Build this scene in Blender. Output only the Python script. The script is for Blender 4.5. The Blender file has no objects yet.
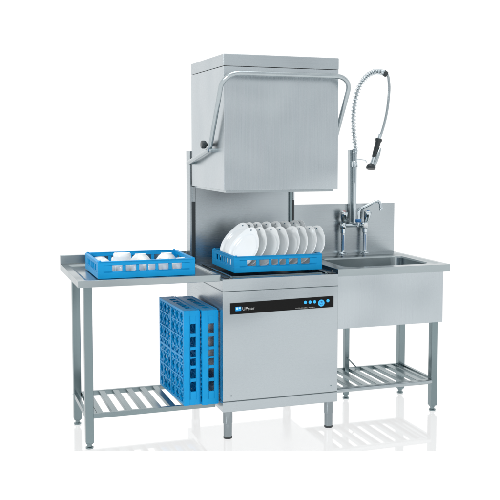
import bpy, bmesh, math, random
from mathutils import Vector, Matrix
random.seed(7)
PI = math.pi
scene = bpy.context.scene
COL = scene.collection

# ------------------------------------------------------------------ camera
def make_camera():
    cx, cy, cz = -1.3119, -4.5243, 1.4955
    yaw, pitch, roll = math.radians(20.791), math.radians(4.698), math.radians(.232)
    f, sx, sy = 937.3259, 48.0914, -24.7671
    fw = Vector((math.sin(yaw)*math.cos(pitch), math.cos(yaw)*math.cos(pitch), -math.sin(pitch)))
    rt = Vector((math.cos(yaw), -math.sin(yaw), 0)); up = rt.cross(fw)
    r2 = math.cos(roll)*rt + math.sin(roll)*up
    u2 = -math.sin(roll)*rt + math.cos(roll)*up
    cam = bpy.data.cameras.new('camera'); cam.sensor_width = 36; cam.lens = f*36/500
    cam.shift_x = -sx/500; cam.shift_y = sy/500; cam.clip_end = 200
    o = bpy.data.objects.new('camera', cam); COL.objects.link(o)
    m = Matrix((r2, u2, -fw)).transposed().to_4x4(); m.translation = Vector((cx, cy, cz))
    o.matrix_world = m
    scene.camera = o
make_camera()
scene.render.resolution_x = scene.render.resolution_y = 1024
scene.view_settings.view_transform = 'Standard'
scene.view_settings.look = 'None'
scene.view_settings.exposure = 0
scene.view_settings.gamma = 1

# ------------------------------------------------------------------ studio surround (white infinity cove, greyer behind the camera)
world = bpy.data.worlds.new('World'); scene.world = world; world.use_nodes = True
def make_world():
    nt = world.node_tree; n = nt.nodes; l = nt.links
    bg = n['Background']; bg.inputs['Strength'].default_value = 1.0
    tc = n.new('ShaderNodeTexCoord'); sp = n.new('ShaderNodeSeparateXYZ'); l.new(tc.outputs['Generated'], sp.inputs[0])
    mr = n.new('ShaderNodeMapRange'); mr.interpolation_type = 'SMOOTHSTEP'
    mr.inputs['From Min'].default_value = -.35; mr.inputs['From Max'].default_value = .45
    l.new(sp.outputs['Y'], mr.inputs['Value'])
    # soft light and dark patches added behind the camera for the steel to reflect
    no = n.new('ShaderNodeTexNoise'); no.inputs['Scale'].default_value = 3.4; no.inputs['Detail'].default_value = 0
    mp = n.new('ShaderNodeMapping'); mp.inputs['Scale'].default_value = (1.3, 1, .6); mp.inputs['Location'].default_value = (3.1, 0, 1)
    l.new(tc.outputs['Generated'], mp.inputs[0]); l.new(mp.outputs[0], no.inputs[0])
    cr = n.new('ShaderNodeValToRGB')
    cr.color_ramp.elements[0].position = .38; cr.color_ramp.elements[0].color = (.58, .61, .64, 1)
    cr.color_ramp.elements[1].position = .60; cr.color_ramp.elements[1].color = (1.16, 1.17, 1.17, 1)
    l.new(no.outputs['Fac'], cr.inputs[0])
    # darker ceiling and darker low band behind the camera
    el = n.new('ShaderNodeMapRange'); el.interpolation_type = 'SMOOTHSTEP'
    el.inputs['From Min'].default_value = -.55; el.inputs['From Max'].default_value = .15
    el.inputs['To Min'].default_value = .62; el.inputs['To Max'].default_value = 1.0
    l.new(sp.outputs['Z'], el.inputs['Value'])
    mu = n.new('ShaderNodeVectorMath'); mu.operation = 'SCALE'
    l.new(cr.outputs[0], mu.inputs[0]); l.new(el.outputs[0], mu.inputs['Scale'])
    mx = n.new('ShaderNodeMix'); mx.data_type = 'RGBA'
    l.new(mr.outputs[0], mx.inputs['Factor']); l.new(mu.outputs[0], mx.inputs[6]); mx.inputs[7].default_value = (1.10, 1.10, 1.10, 1)
    # added even white light from below, to backlight the floor and wash out shadows
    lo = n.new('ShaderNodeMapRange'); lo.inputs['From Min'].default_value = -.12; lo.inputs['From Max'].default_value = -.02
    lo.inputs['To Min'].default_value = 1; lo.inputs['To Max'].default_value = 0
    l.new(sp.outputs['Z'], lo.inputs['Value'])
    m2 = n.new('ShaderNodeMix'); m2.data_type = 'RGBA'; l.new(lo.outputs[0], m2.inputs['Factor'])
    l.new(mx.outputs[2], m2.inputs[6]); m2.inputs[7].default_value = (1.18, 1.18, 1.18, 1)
    l.new(m2.outputs[2], bg.inputs['Color'])
make_world()

def area(name, loc, target, size, power, col=(1, 1, 1)):
    L = bpy.data.lights.new(name, 'AREA'); L.energy = power; L.size = size; L.color = col
    o = bpy.data.objects.new(name, L); COL.objects.link(o); o.location = loc
    o.rotation_euler = (Vector(target)-Vector(loc)).to_track_quat('-Z', 'Y').to_euler()
    return o
area('added_overhead', (-.6, -.9, 5.2), (.3, .2, .9), 3.4, 70)  # unseen overhead light, added to brighten the scene from above
area('added_key', (-3.6, -2.6, 2.6), (.2, .2, .95), 1.6, 72)  # unseen light from the left front, added to whiten the plates

# ------------------------------------------------------------------ materials
def newmat(name):
    m = bpy.data.materials.new(name); m.use_nodes = True
    return m, m.node_tree.nodes, m.node_tree.links, m.node_tree.nodes['Principled BSDF']

def steel(name, col, rough=.3, grain=(3, 3, 260), amt=.008, bump=.0015, warp=.05):
    m, n, l, b = newmat(name)
    b.inputs['Metallic'].default_value = 1
    tc = n.new('ShaderNodeTexCoord'); mp = n.new('ShaderNodeMapping'); mp.inputs['Scale'].default_value = grain
    l.new(tc.outputs['Object'], mp.inputs[0])
    a = n.new('ShaderNodeTexNoise'); a.inputs['Scale'].default_value = 1; a.inputs['Detail'].default_value = 3
    l.new(mp.outputs[0], a.inputs[0])
    c = n.new('ShaderNodeTexNoise'); c.inputs['Scale'].default_value = 2.3; c.inputs['Detail'].default_value = 3
    l.new(tc.outputs['Object'], c.inputs[0])
    ad = n.new('ShaderNodeMath'); ad.operation = 'ADD'; l.new(a.outputs['Fac'], ad.inputs[0]); l.new(c.outputs['Fac'], ad.inputs[1])
    r = n.new('ShaderNodeMapRange'); r.inputs['From Min'].default_value = .6; r.inputs['From Max'].default_value = 1.4
    r.inputs['To Min'].default_value = 1-amt; r.inputs['To Max'].default_value = 1+amt
    l.new(ad.outputs[0], r.inputs[0])
    vm = n.new('ShaderNodeVectorMath'); vm.operation = 'SCALE'; vm.inputs[0].default_value = col
    l.new(r.outputs[0], vm.inputs['Scale']); l.new(vm.outputs[0], b.inputs['Base Color'])
    r2 = n.new('ShaderNodeMapRange'); r2.inputs['From Min'].default_value = .7; r2.inputs['From Max'].default_value = 1.3
    r2.inputs['To Min'].default_value = rough*.84; r2.inputs['To Max'].default_value = rough*1.16
    l.new(ad.outputs[0], r2.inputs[0]); l.new(r2.outputs[0], b.inputs['Roughness'])
    if bump:
        bp = n.new('ShaderNodeBump'); bp.inputs['Strength'].default_value = bump; bp.inputs['Distance'].default_value = .002
        l.new(a.outputs['Fac'], bp.inputs['Height'])
        # slow undulation of thin sheet metal
        w = n.new('ShaderNodeTexNoise'); w.inputs['Scale'].default_value = 1.9; w.inputs['Detail'].default_value = 1
        l.new(tc.outputs['Object'], w.inputs[0])
        b2 = n.new('ShaderNodeBump'); b2.inputs['Strength'].default_value = 1; b2.inputs['Distance'].default_value = warp
        l.new(w.outputs['Fac'], b2.inputs['Height']); l.new(bp.outputs[0], b2.inputs['Normal']); l.new(b2.outputs[0], b.inputs['Normal'])
    return m

def plain(name, col, rough=.5, metal=0, spec=.5, var=.0, scale=8, sub=0, emit=None, es=1, coat=0):
    m, n, l, b = newmat(name)
    b.inputs['Base Color'].default_value = (*col, 1); b.inputs['Roughness'].default_value = rough
    b.inputs['Metallic'].default_value = metal; b.inputs['Specular IOR Level'].default_value = spec
    b.inputs['Coat Weight'].default_value = coat
    tc = n.new('ShaderNodeTexCoord'); a = n.new('ShaderNodeTexNoise'); a.inputs['Scale'].default_value = scale; a.inputs['Detail'].default_value = 4
    l.new(tc.outputs['Object'], a.inputs[0])
    r = n.new('ShaderNodeMapRange'); r.inputs['From Min'].default_value = .3; r.inputs['From Max'].default_value = .7
    r.inputs['To Min'].default_value = 1-var; r.inputs['To Max'].default_value = 1+var
    l.new(a.outputs['Fac'], r.inputs[0])
    vm = n.new('ShaderNodeVectorMath'); vm.operation = 'SCALE'; vm.inputs[0].default_value = col
    l.new(r.outputs[0], vm.inputs['Scale']); l.new(vm.outputs[0], b.inputs['Base Color'])
    if sub:
        b.inputs['Subsurface Weight'].default_value = sub; b.inputs['Subsurface Radius'].default_value = (.01, .01, .01)
    if emit:
        b.inputs['Emission Color'].default_value = (*emit, 1); b.inputs['Emission Strength'].default_value = es
    return m

STEEL = steel('brushed_steel', (.442, .488, .512), .27)
STEEL_V = steel('brushed_steel_upright', (.478, .525, .550), .27, grain=(260, 260, 3), amt=.004, bump=0.0008)
SIDE = steel('brushed_steel_side', (.425, .47, .492), .27)
TOP = steel('worktop_steel', (.37, .42, .435), .25, grain=(3, 260, 3))
TUBE = steel('darkened_tube_steel', (.215, .275, .29), .24, grain=(200, 200, 3))  # base colour darkened to stand in for the legs' dark reflections
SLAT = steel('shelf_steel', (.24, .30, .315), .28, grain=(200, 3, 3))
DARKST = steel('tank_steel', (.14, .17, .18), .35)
CHROME = plain('chrome', (.58, .64, .67), .07, 1, var=.02)
SATIN = plain('satin_tube', (.42, .47, .49), .2, 1, var=.03, scale=30)
FOOTM = plain('foot_steel', (.27, .31, .33), .16, 1, var=.03)
BLACKP = plain('black_plastic', (.018, .026, .03), .38, var=.15)
RUBBER = plain('rubber', (.03, .036, .04), .7, var=.15)
DISPLAY = plain('display_glass', (.006, .006, .006), .35, spec=.12, var=.1)
BLUE = plain('blue_polypropylene', (.0, .285, .61), .42, spec=.25, var=.07, scale=14)
BLUEP = plain('blue_ring', (.03, .17, .42), .3, var=.05)
REDP = plain('red_mark', (.45, .05, .04), .35, var=.05)
WHITEB = plain('glazed_bowl_china', (.77, .80, .81), .14, var=.015, scale=5, coat=.3)
WHITEC = plain('glazed_china', (.93, .965, .975), .16, var=.015, scale=5, coat=.3)
HOLE = plain('plate_hole', (.10, .19, .25), .5, var=.1)
LEDB = plain('lit_button', (.02, .30, .62), .3, emit=(.02, .42, .85), es=.45)
LEDD = plain('button_symbol', (.01, .10, .30), .3)
LOGO = plain('logo_blue', (.0, .25, .60), .35, emit=(0, .35, .8), es=.25)
LOGOW = plain('logo_light', (.45, .75, .9), .4)
INK = plain('printed_white', (.55, .56, .56), .5)
INKD = plain('printed_grey', (.24, .24, .23), .5)

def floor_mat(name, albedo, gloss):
    """Opal acrylic: lets the white light added below shine through, with an optional polished face."""
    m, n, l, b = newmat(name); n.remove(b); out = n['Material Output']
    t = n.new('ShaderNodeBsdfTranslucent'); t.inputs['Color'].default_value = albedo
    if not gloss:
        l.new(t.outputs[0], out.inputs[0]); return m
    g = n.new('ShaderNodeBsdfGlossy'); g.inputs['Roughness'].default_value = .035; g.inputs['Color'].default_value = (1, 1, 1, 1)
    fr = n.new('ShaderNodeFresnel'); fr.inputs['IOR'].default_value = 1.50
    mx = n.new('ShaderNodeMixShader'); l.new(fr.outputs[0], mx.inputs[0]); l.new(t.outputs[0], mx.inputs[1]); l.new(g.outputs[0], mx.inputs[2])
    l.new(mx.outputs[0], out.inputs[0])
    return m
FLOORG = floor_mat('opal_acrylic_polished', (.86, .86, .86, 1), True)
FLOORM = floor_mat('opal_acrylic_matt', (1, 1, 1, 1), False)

# ------------------------------------------------------------------ mesh helpers
class MB:
    def __init__(s): s.bm = bmesh.new()
    def box(s, x0, x1, y0, y1, z0, z1):
        v = [s.bm.verts.new(p) for p in ((x0,y0,z0),(x1,y0,z0),(x1,y1,z0),(x0,y1,z0),(x0,y0,z1),(x1,y0,z1),(x1,y1,z1),(x0,y1,z1))]
        for f in ((0,3,2,1),(4,5,6,7),(0,1,5,4),(1,2,6,5),(2,3,7,6),(3,0,4,7)): s.bm.faces.new([v[i] for i in f])
        return s
    def quad(s, pts):
        s.bm.faces.new([s.bm.verts.new(p) for p in pts]); return s
    def beam(s, p, q, w, h, up=(0,0,1)):
        p, q = Vector(p), Vector(q); d = (q-p).normalized(); a = d.cross(Vector(up)).normalized(); b = a.cross(d)
        c = []
        for e in (p, q):
            for i, j in ((-1,-1),(1,-1),(1,1),(-1,1)): c.append(s.bm.verts.new(e + a*i*w/2 + b*j*h/2))
        for f in ((0,1,2,3),(7,6,5,4),(0,4,5,1),(1,5,6,2),(2,6,7,3),(3,7,4,0)): s.bm.faces.new([c[i] for i in f])
        return s
    def sweep(s, pts, r, n=12, cap=True):
        pts = [Vector(p) for p in pts]; rs = r if isinstance(r, (list, tuple)) else [r]*len(pts)
        T = [(pts[min(i+1, len(pts)-1)]-pts[max(i-1, 0)]).normalized() for i in range(len(pts))]
        a = T[0].orthogonal().normalized(); rings = []
        for i, p in enumerate(pts):
            a = (a - T[i]*a.dot(T[i])).normalized(); b = T[i].cross(a)
            rings.append([s.bm.verts.new(p + rs[i]*(math.cos(2*PI*k/n)*a + math.sin(2*PI*k/n)*b)) for k in range(n)])
        for i in range(len(rings)-1):
            for k in range(n):
                fc = s.bm.faces.new((rings[i][k], rings[i][(k+1)%n], rings[i+1][(k+1)%n], rings[i+1][k])); fc.smooth = True
        if cap:
            s.bm.faces.new(rings[0][::-1]); s.bm.faces.new(rings[-1])
        return s
    def lathe(s, prof, base, axis=(0,0,1), n=32):
        """prof = [(radius, height)...] along axis from base"""
        base = Vector(base); ax = Vector(axis).normalized(); a = ax.orthogonal().normalized(); b = ax.cross(a); rings = []
        for r, h in prof:
            if r < 1e-6: rings.append([s.bm.verts.new(base+ax*h)])
            else: rings.append([s.bm.verts.new(base+ax*h+r*(math.cos(2*PI*k/n)*a+math.sin(2*PI*k/n)*b)) for k in range(n)])
        for A, B in zip(rings, rings[1:]):
            for k in range(n):
                q = [A[k%len(A)], A[(k+1)%len(A)], B[(k+1)%len(B)], B[k%len(B)]]
                u = []
                for v in q:
                    if v not in u: u.append(v)
                if len(u) > 2: s.bm.faces.new(u).smooth = True
        if len(rings[0]) > 1: s.bm.faces.new(rings[0][::-1])
        if len(rings[-1]) > 1: s.bm.faces.new(rings[-1])
        return s
    def build(s, name, mat, parent=None, bevel=0, seg=2, sharp=35, wn=False):
        bmesh.ops.recalc_face_normals(s.bm, faces=s.bm.faces)
        me = bpy.data.meshes.new(name); s.bm.to_mesh(me); s.bm.free(); me.materials.append(mat)
        o = bpy.data.objects.new(name, me); COL.objects.link(o)
        if parent: o.parent = parent; o.matrix_parent_inverse = Matrix.Identity(4)
        if bevel:
            b = o.modifiers.new('bevel', 'BEVEL'); b.width = bevel; b.segments = seg; b.limit_method = 'ANGLE'; b.angle_limit = math.radians(40)
            b.harden_normals = True
        me.shade_smooth()
        try: me.set_sharp_from_angle(angle=math.radians(sharp))
        except Exception: pass
        if wn: o.modifiers.new('weighted', 'WEIGHTED_NORMAL').keep_sharp = True
        return o

def arc_poly(pts, rad, n=8):
    """polyline with rounded corners"""
    P = [Vector(p) for p in pts]; out = [P[0]]
    rads = rad if isinstance(rad, (list, tuple)) else [rad]*len(P)
    for i in range(1, len(P)-1):
        a = (P[i-1]-P[i]).normalized(); b = (P[i+1]-P[i]).normalized(); ang = a.angle(b); t = rads[i]/math.tan(ang/2)
        t = min(t, (P[i-1]-P[i]).length*.49, (P[i+1]-P[i]).length*.49); rr = t*math.tan(ang/2)
        c = P[i] + (a+b).normalized()*(rr/math.sin(ang/2)); s = P[i]+a*t-c; e = P[i]+b*t-c
        th = s.angle(e)
        for k in range(n+1):
            u = k/n; out.append(c + (s*math.sin((1-u)*th)+e*math.sin(u*th))/math.sin(th))
    out.append(P[-1]); return out

def spline(pts, n=10):
    P = [Vector(p) for p in pts]; P = [2*P[0]-P[1]] + P + [2*P[-1]-P[-2]]; out = []
    for i in range(1, len(P)-2):
        for k in range(n):
            t = k/n; a, b, c, d = P[i-1:i+3]
            out.append(.5*((2*b)+(c-a)*t+(2*a-5*b+4*c-d)*t*t+(3*b-a-3*c+d)*t**3))
    out.append(P[-2]); return out

def thing(name, label, cat, loc=(0,0,0), group=None):
    o = bpy.data.objects.new(name, None); COL.objects.link(o); o.location = loc; o.empty_display_size = .05
    o['label'] = label; o['category'] = cat
    if group: o['group'] = group
    return o
def tag(o, label, cat, group=None):
    o['label'] = label; o['category'] = cat
    if group: o['group'] = group
def copy_tree(o, parent=None):
    c = o.copy(); COL.objects.link(c)
    if parent: c.parent = parent
    for ch in list(o.children): copy_tree(ch, c)
    return c

# ------------------------------------------------------------------ the setting
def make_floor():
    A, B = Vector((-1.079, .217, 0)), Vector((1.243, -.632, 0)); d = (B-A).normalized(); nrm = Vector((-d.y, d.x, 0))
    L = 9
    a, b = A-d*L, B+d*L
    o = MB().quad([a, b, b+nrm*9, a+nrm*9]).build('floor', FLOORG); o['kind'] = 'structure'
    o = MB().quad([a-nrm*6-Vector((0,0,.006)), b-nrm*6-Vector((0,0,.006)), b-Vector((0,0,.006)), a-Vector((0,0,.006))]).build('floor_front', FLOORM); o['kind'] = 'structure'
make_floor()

# ------------------------------------------------------------------ hood dishwasher
W, D = .635, .743
dw = thing('hood_dishwasher', 'stainless steel hood-type dishwasher with its hood raised, black control strip on the front', 'dishwasher')
MB().box(.002, W-.002, .004, D-.004, .150, .80).build('cabinet', DARKST, dw)
MB().box(0, W, 0, D, .2015, .7690).build('body_panel', STEEL, dw, .003)
MB().box(0, W, 0, D, .1457, .1985).build('skirt', STEEL, dw, .003)
# top rim: frame round the tank opening
m = MB(); z0, z1 = .7715, .8326
m.box(0, .046, .0505, D, z0, z1).box(W-.046, W, .0505, D, z0, z1).box(0, W, 0, .050, z0, z1).box(.0465, W-.0465, .585, D, z0, z1)
m.build('top_rim', STEEL, dw, .002)
tank = MB().box(.046, W-.046, .05, .585, .772, .790).build('tank', DARKST, dw)
for x in (.030, W-.030):
    MB().box(x-.012, x+.012, -.0+.02, .640, .8332, .8372).build('slot_strip', BLACKP, dw, .001)  # black strip drawn in place of the slot along the rim
for x in (.056, W-.056):
    MB().box(x-.006, x+.006, .03, .60, .8334, .8412).build('guide_rail', TUBE, dw, .001)
MB().box(.07, W-.07, .052, .060, .815, .838).build('front_guide', TUBE, dw, .001)
MB().lathe([(.0045, 0), (.0045, .016), (.003, .018)], (W-.030, .012, .836), n=16).build('locating_pin', BLACKP, dw)
MB().box(W-.046, W-.004, .014, .040, .8333, .837).build('pin_bracket', BLACKP, dw, .001)
for x, z in ((.044, .230), (.597, .236)):
    MB().lathe([(.004, 0), (.0035, .0015), (0, .002)], (x, -.0002, z), (0,-1,0), 16).build('screw', TUBE, dw)
# feet
for x, y in ((.0357, .0374), (W-.0357, .0374), (.0357, .69), (W-.0357, .69)):
    ft = MB().lathe([(.0250, .149), (.0250, .082), (.0238, .079), (.0222, .078), (.0218, .012), (.020, .010)], (x, y, 0)).build('foot', FOOTM, dw)
    MB().lathe([(.0215, 0), (.0225, .002), (.0225, .0095), (.020, .0105)], (x, y, 0)).build('foot_pad', RUBBER, ft)
# columns behind the hood
ZC = 1.477
for s in (0, 1):
    x0, x1 = (0, .034) if s == 0 else (W-.034, W)
    c = MB().box(x0, x1, .662, D, .8332, ZC).build('column', SIDE, dw, .002)
    xa, xb = (.011, .030) if s == 0 else (W-.018, W-.006)
    MB().box(xa, xb, .655, .664, .8372, 1.19).build('hood_guide', BLACKP, c, .001)
    MB().box(xa+.003, xb-.002, .652, .664, 1.1905, 1.272).build('guide_block', STEEL, c, .001)
    if s == 1:
        MB().box(W-.034, W-.021, .648, .663, .8372, 1.272).build('guide_rod', TUBE, c, .001)
MB().box(.034, W-.034, .662, .676, .8332, ZC-.01).build('back_panel', STEEL, dw, .001)
# hood: open shell
HX0, HX1, HY0, HY1, HZ0, HZS, HZ1 = .0076, .6274, -.0008, .6486, 1.282, 1.9012, 1.962
m = MB(); t = .006
m.box(HX0, HX1, HY0, HY0+t, HZ0, HZS-.001).box(HX0, HX1, HY1-t, HY1, HZ0, HZS-.001)
m.box(HX0, HX0+t, HY0+t, HY1-t, HZ0, HZS-.001).box(HX1-t, HX1, HY0+t, HY1-t, HZ0, HZS-.001)
m.box(HX0+t, HX1-t, HY0+t, HY1-t, HZS-.012, HZS-.002)
def hood_shell():
    # outer wrap with rounded upright edges and rounded lower front corners, open below
    bm = bmesh.new()
    v = [bm.verts.new(p) for p in ((HX0,HY0,HZ0),(HX1,HY0,HZ0),(HX1,HY1,HZ0),(HX0,HY1,HZ0),(HX0,HY0,HZS-.001),(HX1,HY0,HZS-.001),(HX1,HY1,HZS-.001),(HX0,HY1,HZS-.001))]
    for f in ((4,5,6,7),(0,1,5,4),(1,2,6,5),(2,3,7,6),(3,0,4,7)): bm.faces.new([v[i] for i in f])
    mb = MB(); mb.bm.free(); mb.bm = bm
    return mb
hood = hood_shell().build('hood', STEEL_V, dw)
so = hood.modifiers.new('thickness', 'SOLIDIFY'); so.thickness = .005; so.offset = -1
bv = hood.modifiers.new('bevel', 'BEVEL'); bv.width = .004; bv.segments = 3; bv.limit_method = 'ANGLE'; bv.angle_limit = math.radians(40); bv.harden_normals = True
MB().box(HX0-.0012, HX1+.0012, HY0-.0012, HY1+.0012, HZS+.001, HZ1).build('hood_cap', STEEL, hood, .0035)
# folded lip under the hood
m = MB(); a, b, c, d = HX0+.012, HX1-.02, HY0+.012, HY1-.02
m.box(a, b, c, c+.006, HZ0-.012, HZ0+.01).box(a, b, d-.006, d, HZ0-.012, HZ0+.01).box(a, a+.006, c+.006, d-.006, HZ0-.012, HZ0+.01).box(b-.006, b, c+.006, d-.006, HZ0-.012, HZ0+.01)
m.build('hood_lip', SATIN, hood, .001)
# handle bar: one bent tube round three sides
hl, hr = -.0185, .667
pts = [(hl, .620, 1.411), (hl, .172, 1.486), (hl, -.082, 1.862), (hr, -.082, 1.862), (hr, .172, 1.486), (hr, .620, 1.411)]
han = MB().sweep(arc_poly(pts, [0, .06, .085, .085, .06, 0], 12), .0124, 20).build('handle', SATIN, hood, sharp=60)
for x, s in ((hl, -1), (hr, 1)):
    MB().lathe([(.009, 0), (.009, .024 if s < 0 else .038)], (x, .612, 1.412), (-s,0,0), 16).build('pivot', TUBE, han)
MB().lathe([(.008, -.012), (.008, .018), (.018, .022), (.0215, .028), (.0215, .042), (.019, .047), (0, .048)], (HX0-.004, .245, 1.512), (-1,0,0), 28).build('knob', BLACKP, hood)
MB().lathe([(.010, 0), (.010, .030), (.006, .034)], (HX0+.002, .150, 1.482), (-1,0,0), 20).build('stud', SATIN, hood)
# control strip
cp = MB().box(.038, .6075, -.004, .002, .651, .7095)
for v in cp.bm.verts:
    if v.co.x > .3: v.co.z += .0085 if v.co.z > .7 else .0075
cp = cp.build('control_panel', DISPLAY, dw, .0015)
def disc(name, x, z, r, mat, par, y=-.0042, h=.0016):
    return MB().lathe([(r, 0), (r, h*.7), (r*.9, h), (0, h)], (x, y, z), (0,-1,0), 28).build(name, mat, par)
for x in (.447, .473, .499): disc('button', x, .6925, .0085, LEDB, cp)
big = disc('start_button', .5365, .684, .0180, LEDB, cp)
# ring-shaped symbol with a stroke on the large button
m = MB(); cxx, czz = .5365, .684
m.sweep([(cxx+.009*math.cos(a*2*PI/24), -.0062, czz+.009*math.sin(a*2*PI/24)) for a in range(25)], .0012, 6)
m.beam((cxx, -.0064, czz), (cxx, -.0064, czz+.010), .0022, .001, (0,1,0)); m.build('symbol', LEDD, big)
disc('button', .574, .6945, .0085, LEDB, cp)
lg = MB().box(.066, .096, -.0052, -.004, .668, .690).build('logo', LOGO, cp)
MB().box(.069, .080, -.0057, -.0052, .676, .687).box(.083, .093, -.0057, -.0052, .680, .687).build('logo_mark', LOGOW, lg)
def text(body, size, loc, mat, par, name):
    cu = bpy.data.curves.new('t', 'FONT'); cu.body = body; cu.size = size; cu.extrude = .0002; cu.resolution_u = 3
    to = bpy.data.objects.new('t', cu); COL.objects.link(to); bpy.context.view_layer.update()
    me = bpy.data.meshes.new_from_object(to.evaluated_get(bpy.context.evaluated_depsgraph_get())); bpy.data.objects.remove(to)
    me.transform(Matrix.Translation(loc) @ Matrix.Rotation(PI/2, 4, 'X')); me.materials.clear(); me.materials.append(mat)
    o = bpy.data.objects.new(name, me); COL.objects.link(o); o.parent = par
    return o
text('UPster', .0235, (.1015, -.0043, .6705), INK, cp, 'lettering')
m = MB(); x = .392; rr = random.Random(3)           # row of tiny printed marks, too small to read in the photo
while x < .500:
    w = rr.uniform(.0022, .0055); h = rr.choice((.004, .006, .0065, .007))
    m.box(x, x+.0013, -.0046, -.0042, .6605, .6605+h)
    if rr.random() < .75: m.box(x+.0016, x+w, -.0046, -.0042, .6605+rr.choice((0, h*.5, h*.8)), .6605+rr.choice((.0012, h*.5+.0012, h*.8+.0012))+.0004)
    x += w+.0018
m.build('small_print', INKD, cp)

# ------------------------------------------------------------------ shared table pieces
def leg(par, x0, y0, ztop, s=.040, foot=.030, label=None):
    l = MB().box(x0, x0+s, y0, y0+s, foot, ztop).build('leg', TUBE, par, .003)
    cx, cy = x0+s/2, y0+s/2
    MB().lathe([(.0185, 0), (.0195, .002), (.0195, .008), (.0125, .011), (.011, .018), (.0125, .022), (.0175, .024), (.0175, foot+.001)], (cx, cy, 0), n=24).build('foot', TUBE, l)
    return l

# ------------------------------------------------------------------ work table on the left
wt = thing('side_table', 'stainless steel side table with upstand and slatted lower shelf, left of the dishwasher', 'table', (-.36, .4, 0))
def rel(p, o): return p
def world_parent(root):
    """children are modelled in world coordinates: undo the root's offset"""
    for ch in root.children: ch.location = -Vector(root.location)
X0, X1, Y0, Y1, ZT, ZB = -.714, -.0015, .0324, .7546, .853, .8195
m = MB(); bl, bf, bb, br = .036, .022, .052, .012; rz = ZT-.009
def pan(m, X0, X1, Y0, Y1, ZT, ZB, bl, br, bf, bb, rz, sl=.018):
    """top with a raised border and a sloping step down to a recessed field"""
    o = [(X0,Y0),(X1,Y0),(X1,Y1),(X0,Y1)]
    i = [(X0+bl,Y0+bf),(X1-br,Y0+bf),(X1-br,Y1-bb),(X0+bl,Y1-bb)]
    j = [(X0+bl+sl,Y0+bf+sl),(X1-br-sl*.3,Y0+bf+sl),(X1-br-sl*.3,Y1-bb-sl),(X0+bl+sl,Y1-bb-sl)]
    R = []
    for pts, z in ((o, ZB), (o, ZT), (i, ZT), (j, rz)): R.append([m.bm.verts.new((x, y, z)) for x, y in pts])
    for A, B in zip(R, R[1:]):
        for k in range(4): m.bm.faces.new((A[k], A[(k+1)%4], B[(k+1)%4], B[k]))
    m.bm.faces.new(R[3]); m.bm.faces.new(R[0][::-1])
pan(m, X0, X1, Y0, Y1, ZT, ZB, bl, br, bf, bb, rz)
m.build('tabletop', TOP, wt, .002, sharp=12, wn=True)
MB().box(X0, X1, Y1-.016, Y1, ZT+.0006, .9007).build('upstand', TOP, wt, .002)
LX = -.6785
for x in (LX,):
    leg(wt, x, .0924, ZB-.001); leg(wt, x, .5315, ZB-.001)
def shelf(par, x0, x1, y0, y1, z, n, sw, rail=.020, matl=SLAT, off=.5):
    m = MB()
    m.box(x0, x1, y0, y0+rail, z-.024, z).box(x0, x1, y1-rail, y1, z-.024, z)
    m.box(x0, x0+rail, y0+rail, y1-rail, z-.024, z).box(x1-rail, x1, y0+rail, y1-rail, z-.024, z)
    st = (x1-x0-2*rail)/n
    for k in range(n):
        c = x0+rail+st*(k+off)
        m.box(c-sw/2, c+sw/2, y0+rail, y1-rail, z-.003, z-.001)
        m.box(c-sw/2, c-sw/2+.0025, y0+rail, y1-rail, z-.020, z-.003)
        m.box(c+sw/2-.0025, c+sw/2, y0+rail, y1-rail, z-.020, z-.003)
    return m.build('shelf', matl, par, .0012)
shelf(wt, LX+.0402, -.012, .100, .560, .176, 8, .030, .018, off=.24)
# side rails joining front and back leg
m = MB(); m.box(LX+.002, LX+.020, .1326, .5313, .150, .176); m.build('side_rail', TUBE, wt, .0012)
for y in (.104, .56):
    m = MB(); m.lathe([(.004,0),(.0035,.002),(0,.0025)], (LX-.0002, y-.0+.006, .163), (-1,0,0), 12); m.build('bolt', SATIN, wt)
world_parent(wt)

# ------------------------------------------------------------------ sink unit on the right
sk = thing('sink_unit', 'stainless steel sink table with deep basin, tall splashback and slatted shelf, right of the dishwasher', 'sink', (1.0, .4, 0))
SX0, SX1, SY0, SY1, SZ, SB = W+.0015, 1.3131, .007, .7108, .857, .8175
def rrect(x0, x1, y0, y1, r, n=6):
    out = []
    for cx, cy, a0 in ((x1-r, y0+r, -90), (x1-r, y1-r, 0), (x0+r, y1-r, 90), (x0+r, y0+r, 180)):
        for k in range(n+1):
            a = math.radians(a0+90*k/n); out.append((cx+r*math.cos(a), cy+r*math.sin(a)))
    return out
def loft(m, rings, capl=True):
    R = [[m.bm.verts.new(p) for p in r] for r in rings]
    for A, B in zip(R, R[1:]):
        n = len(A)
        for k in range(n): m.bm.faces.new((A[k], A[(k+1)%n], B[(k+1)%n], B[k]))
    if capl: m.bm.faces.new(R[-1])
    return R
BX0, BX1, BY0, BY1 = .735, 1.262, .125, .535
m = MB()
outer0 = rrect(SX0, SX1, SY0, SY1, .0015); outer = rrect(SX0, SX1, SY0, SY1, .0015)
e1 = rrect(BX0-.040, BX1+.028, BY0-.075, BY1+.040, .03); e2 = rrect(BX0-.022, BX1+.014, BY0-.045, BY1+.022, .045)
e3 = rrect(BX0, BX1, BY0, BY1, .06); e4 = rrect(BX0+.008, BX1-.008, BY0+.008, BY1-.008, .055)
loft(m, [[(x, y, SB) for x, y in outer0], [(x, y, SZ) for x, y in outer], [(x, y, SZ) for x, y in e1], [(x, y, SZ-.006) for x, y in e2],
         [(x, y, SZ-.007) for x, y in e3], [(x, y, SZ-.015) for x, y in e4]], False)
m.build('sink_top', TOP, sk, .0015, sharp=16, wn=True)
m = MB(); g1 = rrect(BX0+.020, BX1-.020, BY0+.02, BY1-.02, .055); g2 = rrect(BX0+.05, BX1-.05, BY0+.05, BY1-.05, .04)
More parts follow.
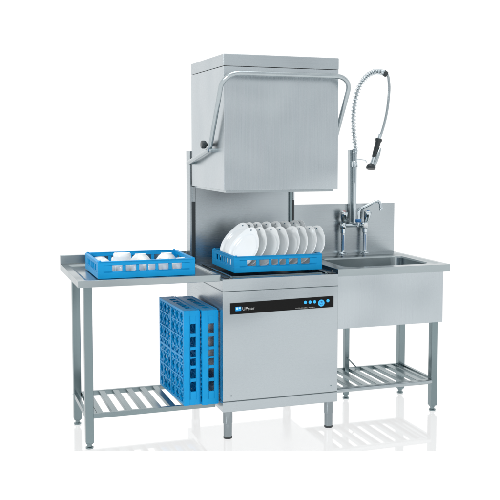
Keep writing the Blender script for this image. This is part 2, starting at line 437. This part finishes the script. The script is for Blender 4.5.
loft(m, [[(x, y, SZ-.0152) for x, y in e4], [(x, y, .62) for x, y in g1], [(x, y, .595) for x, y in g2]], True)
m.build('basin', TOP, sk, 0, sharp=60, wn=True)
# apron box around the basin
m = MB(); AZ, AX = .5359, 1.2708; at = .003
m.box(SX0, AX, .009, .009+at, AZ, SB+.004).box(SX0, AX, .640, .640+at, AZ, SB+.004)
m.box(SX0, SX0+at, .009+at, .640, AZ, SB+.004).box(AX-at, AX, .009+at, .640, AZ, SB+.004)
m.box(SX0+at, AX-at, .009+at, .640, AZ, AZ+.003)
m.build('apron', STEEL_V, sk, .001)
MB().box(.60, 1.318, SY1+.0005, SY1+.016, SB, 1.1590).build('splashback', SIDE, sk, .002)
for x, y in ((SX1-.048, .1148), (SX1-.048, .5208), (.9050, .5208), ):
    leg(sk, x, y, (SB-.001 if x > AX else AZ-.001) if x+.04 > AX else AZ-.001, s=.040 if x > 1 else .030)
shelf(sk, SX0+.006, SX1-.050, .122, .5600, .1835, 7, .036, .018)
# round front bar of the shelf
MB().sweep([(SX0+.006, .114, .172), (SX1-.0485, .114, .172)], .0115, 16).build('shelf_bar', SATIN, sk)
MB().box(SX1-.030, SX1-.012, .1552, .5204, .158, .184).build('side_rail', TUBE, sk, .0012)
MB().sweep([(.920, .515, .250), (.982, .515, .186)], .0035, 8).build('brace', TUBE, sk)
world_parent(sk)

# ------------------------------------------------------------------ pre-rinse spray tap
tp = thing('rinse_tap', 'chrome pre-rinse spray tap with spring hose standing behind the sink', 'tap', (1.023, .667, .8575))
PY = .667
MB().box(.996, 1.027, .676, .7095, 1.02, 1.486).build('post', SATIN, tp, .003)
MB().lathe([(.0095, 0), (.0095, .415), (.0125, .417), (.0125, .45), (.0085, .452)], (1.021, .652, 1.045), n=20).build('riser_pipe', CHROME, tp)
m = MB(); m.lathe([(.019, 0), (.019, .006), (.017, .03), (.014, .034)], (1.017, .652, 1.385), n=24)
m.box(1.002, 1.022, .660, .675, 1.389, 1.412); m.build('bracket', CHROME, tp, .001)
# hose path
path = spline([(1.021, .652, 1.46), (1.014, .648, 1.53), (1.000, .638, 1.62), (.998, .630, 1.725), (1.019, .622, 1.838), (1.064, .620, 1.914), (1.126, .620, 1.953), (1.196, .620, 1.951)], 24)
end = spline([(1.196, .620, 1.951), (1.215, .620, 1.935), (1.223, .620, 1.90), (1.226, .620, 1.843), (1.214, .620, 1.728), (1.190, .620, 1.625), (1.163, .620, 1.548)], 14)
MB().sweep(path+end[1:], .0082, 14).build('hose', SATIN, tp, sharp=60)
def coil(path, r, wire, pitch_fn):
    # helix wound along the path
    L = [0]
    for a, b in zip(path, path[1:]): L.append(L[-1]+(b-a).length)
    tot = L[-1]; pts = []; ph = 0; s = 0; a = Vector((1, 0, 0)); i = 0; ds = .0009
    while s < tot:
        while i < len(L)-2 and L[i+1] < s: i += 1
        u = (s-L[i])/(L[i+1]-L[i]); p = path[i].lerp(path[i+1], u)
        T = (path[i+1]-path[i]).normalized(); a = (a-T*a.dot(T)).normalized(); b = T.cross(a)
        pts.append(p + r*(math.cos(ph)*a+math.sin(ph)*b)); ph += 2*PI*ds/pitch_fn(s/tot); s += ds
    return pts
MB().sweep(coil(path, .0150, .0024, lambda u: .021 if u < .62 else .021-(u-.62)/.38*.014), .0025, 6).build('spring', CHROME, tp, sharp=80)
d = (Vector((1.215, .62, 1.935))-Vector((1.186, .62, 1.953))).normalized()
MB().lathe([(.012, 0), (.0175, .001), (.0175, .022), (.013, .026)], (1.188, .620, 1.952), d, 24).build('collar', BLACKP, tp)
# spray gun
g0, g1 = Vector((1.161, .62, 1.552)), Vector((1.112, .615, 1.385)); gd = (g1-g0).normalized(); gl = (g1-g0).length
gun = MB().lathe([(.009, -.03), (.0105, -.028), (.0105, .0), (.012, .01), (.0135, gl*.8), (.018, gl*.93), (.020, gl)], g0, gd, 24).build('spray_gun', CHROME, tp)
MB().lathe([(.012, 0), (.0205, .002), (.0215, .012), (.0165, .022), (.0145, .11), (.0120, .126)], g0-gd*.004, gd, 24).build('grip', BLACKP, gun)
hd = Vector((-.18, -.25, -1)).normalized()
MB().lathe([(.016, -.012), (.024, -.006), (.0285, .002), (.0290, .014), (.026, .020), (0, .021)], g1-hd*.004+Vector((-.004, 0, .002)), hd, 32).build('spray_head', BLACKP, gun)
m = MB(); q = Vector((.019, -.012, 0))
m.sweep([g0+gd*u+q*k for u, k in ((.055,1.0),(.062,.98),(.10,.85),(.14,.62),(gl-.012,.35))], [.004,.0085,.0125,.0145,.0140], 20)
m.build('lever', SATIN, gun, sharp=50)
MB().sweep(arc_poly([(1.022, .64, 1.432), (1.075, .625, 1.425), (1.082, .62, 1.412)], .008, 5), .0028, 8).build('hook', CHROME, tp)
# body with two pillars
for x, s in ((.951, -1), (1.096, 1)):
    pl = MB().lathe([(.027, 0), (.027, .003), (.021, .009), (.0125, .013), (.0115, .018), (.0115, .125), (.0155, .127), (.0165, .150), (.0145, .153)], (x, PY, .8575), n=28).build('pillar', CHROME, tp)
    MB().box(x-.0042, x-.0005, PY-.0128, PY-.0108, .880, .972).build('blue_stripe', BLUEP, pl)
    MB().lathe([(.0165, 0), (.0185, .004), (.0185, .030), (.0155, .036), (.0145, .040)], (x, PY, 1.011), n=28).build('valve', CHROME, tp)
    ax = Vector((.10 if s > 0 else .02, -.16, 1)).normalized()
    kn = MB().lathe([(.0135, 0), (.0135, .010), (.0175, .018), (.0215, .044), (.0235, .060), (.0215, .066), (.012, .0700), (0, .0705)], Vector((x+(.006 if s > 0 else 0), PY-.004, 1.048)), ax, 10).build('tap_knob', CHROME, tp, .0015, sharp=40)
    MB().lathe([(.010, 0), (.009, .0015), (0, .002)], Vector((x+(.006 if s > 0 else 0), PY-.004, 1.048))+ax*.0705, ax, 20).build('knob_marker', REDP if s < 0 else BLUEP, kn)
MB().sweep([(.951, PY, 1.030), (1.096, PY, 1.030)], .0118, 18).build('cross_body', CHROME, tp)
MB().lathe([(.0165, 0), (.0185, .003), (.0185, .016), (.0155, .019)], (1.040, .640, 1.050), n=24).build('blue_ring', BLUEP, tp)
MB().lathe([(.013, -.02), (.0135, .03), (.019, .034), (.0205, .052), (.016, .060), (0, .061)], (1.056, PY, 1.031), (.25,-1,0), 24).build('diverter', CHROME, tp)
MB().lathe([(.0155, 0), (.0150, .004), (.010, .007), (0, .008)], Vector((1.056, PY, 1.031))+Vector((.25,-1,0)).normalized()*.0612, (.25,-1,0), 24).build('knob_cap', WHITEB, tp)
MB().sweep([(1.040, .640, 1.032), (1.040, .667, 1.030)], .012, 14).build('outlet_neck', CHROME, tp)
sp = arc_poly([(1.040, .640, 1.032), (1.040, .640, 1.122), (1.162, .60, 1.190), (1.170, .596, 1.125)], [0, .03, .022, 0], 8)
spo = MB().sweep(sp, .0098, 16).build('spout', CHROME, tp, sharp=60)
MB().lathe([(.0125, 0), (.0125, .014), (.0115, .016)], (1.170, .596, 1.121), (.0,0,1), 18).build('aerator', CHROME, spo)
world_parent(tp)

# ------------------------------------------------------------------ dish racks
RW, RD, RH = .492, .432, .090
def make_rack():
    """basket with skirt, window band and rim; origin at the middle of its underside"""
    r = thing('dish_rack', 'x', 'dish rack')
    w, d, t = RW/2, RD/2, .010
    def wall(m, L, place, tt):
        # one wall of length L, built along u; place(u0,u1,v0,v1,z0,z1) adds a box
        zs, zw, zt = .034, .069, RH
        place(-L, L, 0, tt+.004, 0.004, zs)                 # skirt, proud
        place(-L, L, .0015, tt, zs, zs+.004)
        place(-L, L, .0005, tt+.002, zw, zt-.003)           # rim
        place(-L+.003, L-.003, -.0035, tt+.003, zt-.004, zt)        # rolled top edge
        k = L/.246
        wins = [(-.176*k, -.125*k), (-.108*k, -.056*k), (-.041*k, -.0035*k), (.0035*k, .041*k), (.056*k, .108*k), (.125*k, .176*k)]
        edges = [-L] + [e for wn in wins for e in wn] + [L]
        for i in range(0, len(edges), 2): place(edges[i], edges[i+1], .0018, tt, zs+.004, zw)
        for a, b in wins:                                   # rounded lower corners of each window
            for e, sgn in ((a, 1), (b, -1)): place(min(e, e+sgn*.004), max(e, e+sgn*.004), .003, tt-.001, zs+.004, zs+.008)
    m = MB()
    wall(m, w, lambda u0,u1,v0,v1,z0,z1: m.box(u0, u1, -d+v0, -d+v1, z0, z1), t)
    wall(m, w, lambda u0,u1,v0,v1,z0,z1: m.box(u0, u1, d-v1, d-v0, z0, z1), t)
    wall(m, d-.0145, lambda u0,u1,v0,v1,z0,z1: m.box(-w+v0, -w+v1, u0, u1, z0, z1), t)
    wall(m, d-.0145, lambda u0,u1,v0,v1,z0,z1: m.box(w-v1, w-v0, u0, u1, z0, z1), t)
    for sx in (-1, 1):
        for sy in (-1, 1):                                  # stout corner posts with stacking pips
            m.box(min(sx*(w-.030), sx*(w-.0012)), max(sx*(w-.030), sx*(w-.0012)), min(sy*(d-.030), sy*(d-.0012)), max(sy*(d-.030), sy*(d-.0012)), .006, RH-.005)
            m.lathe([(.0065, 0), (.005, .005), (0, .0055)], (sx*(w-.012), sy*(d-.012), RH-.0005), n=12)
    m.build('basket', BLUE, r, .0015, 1)
    # open lattice base with crossing ribs and diagonals
    m = MB(); z0 = .004
    n = 7
    for k in range(1, n):
        x = -w + 2*w*k/n; big = k in (2, 5)
        m.box(x-.003, x+.003, -d+.014, d-.014, z0 if not big else 0, z0+.009)
    for k in range(1, 6):
        y = -d + 2*d*k/6
        m.box(-w+.014, w-.014, y-.003, y+.003, z0-.001, z0+.008)
    for k in range(1, 21):                                  # fine cross mesh set back inside the ribs
        x = -w + 2*w*k/21; m.box(x-.0042, x+.0042, -d+.014, d-.014, z0+.0085, z0+.0125)
    for k in range(1, 18):
        y = -d + 2*d*k/18; m.box(-w+.014, w-.014, y-.0042, y+.0042, z0+.0095, z0+.0135)
    for k in range(-12, 13, 2):
        for sg in (1, -1):
            a = Vector((0, 0, z0+.004)); pts = []
            c = k*.035
            for xx in (-w+.014, w-.014):
                yy = sg*xx + c
                if abs(yy) <= d-.014: pts.append((xx, yy))
            for yy in (-d+.014, d-.014):
                xx = sg*(yy-c)
                if abs(xx) < w-.014: pts.append((xx, yy))
            if len(pts) >= 2 and (Vector(pts[0])-Vector(pts[1])).length > .03:
                m.beam((pts[0][0], pts[0][1], z0+.004), (pts[1][0], pts[1][1], z0+.003), .006, .007)
    # frame strips of the underside
    m.box(-w+.014, w-.014, -.006, .006, z0-.0025, z0+.011)
    m.box(-.006, .006, -d+.014, d-.014, z0-.0015, z0+.010)
    m.build('base_grid', BLUE, r)
    # pegs
    return r
GR = 'blue plastic dish racks'
r1 = make_rack()
r1.location = (-.608+RW/2, .097+RD/2, .8455)
tag(r1, 'blue plastic rack holding upturned white bowls, flat on the left side table', 'dish rack', GR)
r2 = copy_tree(r1); r2.location = (.098+RW/2, .118+RD/2, .8415)
tag(r2, 'blue plastic rack filled with white plates, standing on the open dishwasher under the hood', 'dish rack', GR)
def upright(x_left, y_front, lab):
    r = copy_tree(r1)
    # underside faces -X, long side upright, depth along Y
    M = Matrix(((0,0,1,0),(0,1,0,0),(-1,0,0,0),(0,0,0,1)))
    tw = math.radians(2.4)                                  # stands slightly askew on the shelf
    r.rotation_euler = (Matrix.Rotation(tw, 4, 'Z') @ M).to_euler(); r.location = (x_left - math.sin(tw)*RD*.56, y_front+RD*.56, .1765+RW/2)
    r.scale = (1, 1.12, 1)
    tag(r, lab, 'dish rack', GR); return r
upright(-.186, .082, 'empty blue rack standing on edge on the lower shelf, its lattice base facing left')
upright(-.0945, .064, 'empty blue rack standing on edge between the other upright rack and the dishwasher body')

# ------------------------------------------------------------------ crockery
def bowl_mesh(kind):
    m = MB()
    if kind == 'tall':
        pr = [(.0435, 0), (.0450, .001), (.0455, .010), (.0450, .085), (.0440, .103), (.0405, .108), (.0340, .1085), (.0330, .1065), (0, .1065)]
    elif kind == 'cup':
        pr = [(.0325, 0), (.0345, .001), (.0345, .020), (.0330, .052), (.0290, .063), (.0230, .067), (.0225, .070), (.0205, .070), (.0200, .0675), (0, .067)]
    elif kind == 'wide':
        pr = [(.0650, 0), (.0680, .001), (.0670, .012), (.0560, .045), (.0400, .070), (.0300, .079), (.0290, .085), (.0265, .085), (.0260, .081), (0, .0805)]
    else:
        pr = [(.0520, 0), (.0545, .001), (.0540, .012), (.0480, .040), (.0360, .060), (.0270, .066), (.0260, .070), (.0240, .070), (.0235, .0665), (0, .066)]
    m.lathe(pr, (0,0,0), n=40); return m
ordn = ['first', 'second', 'third', 'fourth', 'fifth', 'sixth', 'seventh', 'eighth']
protos = {}
items = [('cup', -.547+.0715*i, .160, 'upturned white cup, %s from the left in the front row of the table rack' % ordn[i]) for i in range(6)]
items += [('bowl', -.550, .300, 'low upturned white bowl left of the tall bowl in the table rack'),
          ('tall', -.4530, .300, 'tall upturned white bowl rising above all others in the table rack'),
          ('bowl', -.3560, .263, 'low upturned white bowl just right of the tall bowl in the table rack'),
          ('bowl', -.2440, .262, 'low upturned white bowl between the front cups and the two wide bowls'),
          ('cup', -.1520, .262, 'upturned white cup behind the rightmost front cup of the table rack'),
          ('bowl', -.548, .425, 'low upturned white bowl in the far left corner of the table rack'),
          ('cup', -.4530, .440, 'upturned white cup directly behind the tall bowl of the table rack'),
          ('wide', -.338, .398, 'wide cone-shaped upturned bowl at the back, the left one of two'),
          ('wide', -.198, .400, 'wide cone-shaped upturned bowl at the back right of the table rack')]
for kind, x, y, lab in items:
    name = {'bowl': 'soup_bowl', 'cup': 'tea_cup', 'tall': 'deep_bowl', 'wide': 'wide_bowl'}[kind]
    if kind not in protos:
        o = bowl_mesh(kind).build(name, WHITEB, None, sharp=50); protos[kind] = o
    else:
        o = protos[kind].copy(); COL.objects.link(o)
    o.location = (x, y, .860); o.rotation_euler.z = random.uniform(0, 6); o.scale = (1, 1, .86)
    tag(o, lab, 'cup' if kind == 'cup' else 'bowl', 'upturned white crockery in the table rack')

def plate_mesh():
    """oval platter with a flat rim, shallow well and an ear at the top; lies in local XY (Y = long axis), face toward +Z"""
    m = MB(); n = 56
    def ring(sc, z, ear=0):
        out = []
        for k in range(n):
            a = 2*PI*k/n; x = .105*math.cos(a); y = .117*math.sin(a)
            x *= 1 - .10*max(0, math.sin(a))                 # narrower upwards
            if ear and math.sin(a) > .80: y += ear*((math.sin(a)-.80)/.20)**.8; 
            out.append((x*sc, y*sc, z))
        return out
    R = [ring(.60, -.013), ring(.72, -.0125), ring(.80, -.006), ring(.845, -.001), ring(.97, .003, .012), ring(1.0, .0045, .014), ring(1.008, .0025, .014), ring(.99, -.001, .012), ring(.86, -.006), ring(.80, -.0115), ring(.70, -.0175), ring(.5, -.0175)]
    V = [[m.bm.verts.new(p) for p in r] for r in R]
    for A, B in zip(V, V[1:]):
        for k in range(n): m.bm.faces.new((A[k], A[(k+1)%n], B[(k+1)%n], B[k]))
    m.bm.faces.new(V[0][::-1]); m.bm.faces.new(V[-1]); return m
proto = None
def plate(dot, lean, turn, lab):
    global proto
    if proto is None:
        p = thing('oval_plate', lab, 'plate')
        MB_ = plate_mesh().build('dish', WHITEC, p, sharp=50)
        MB().lathe([(.0038, 0), (.0038, .0016), (0, .0018)], (0, .1130, .0030), n=16).build('hole', HOLE, p)
        proto = p
    else: p = copy_tree(proto)
    lean, turn = math.radians(lean), math.radians(turn)
    v = Vector((math.sin(lean), 0, math.cos(lean)))
    u = Vector((math.sin(turn), -math.cos(turn), 0))
    v = Matrix.Rotation(turn, 3, 'Z') @ v
    u = (u - v*u.dot(v)).normalized()
    nrm = u.cross(v)
    if nrm.x > 0: u = -u; nrm = u.cross(v)
    M = Matrix((u, v, nrm)).transposed()
    p.rotation_euler = M.to_euler(); p.location = Vector(dot) - v*.1130
    tag(p, lab, 'plate', 'white oval plates standing in the rack on the dishwasher')
front = [.213, .259, .326, .377, .448, .492, .548, .592]
back = [.226, .262, .308, .364, .419, .475, .531, .562]
for i, x in enumerate(front):
    plate((x+.024, .262, 1.053), 32+random.uniform(-2.8, 2), 26+random.uniform(-2.5, 2.5), 'upright white oval plate, %s from the left in the front row of the dishwasher rack' % ordn[i])
for i, x in enumerate(back):
    plate((x+.024, .455, 1.063+.001*i), 32+random.uniform(-2.8, 2), 26+random.uniform(-2.5, 2.5), 'upright white oval plate, %s from the left in the back row of the dishwasher rack' % ordn[i])
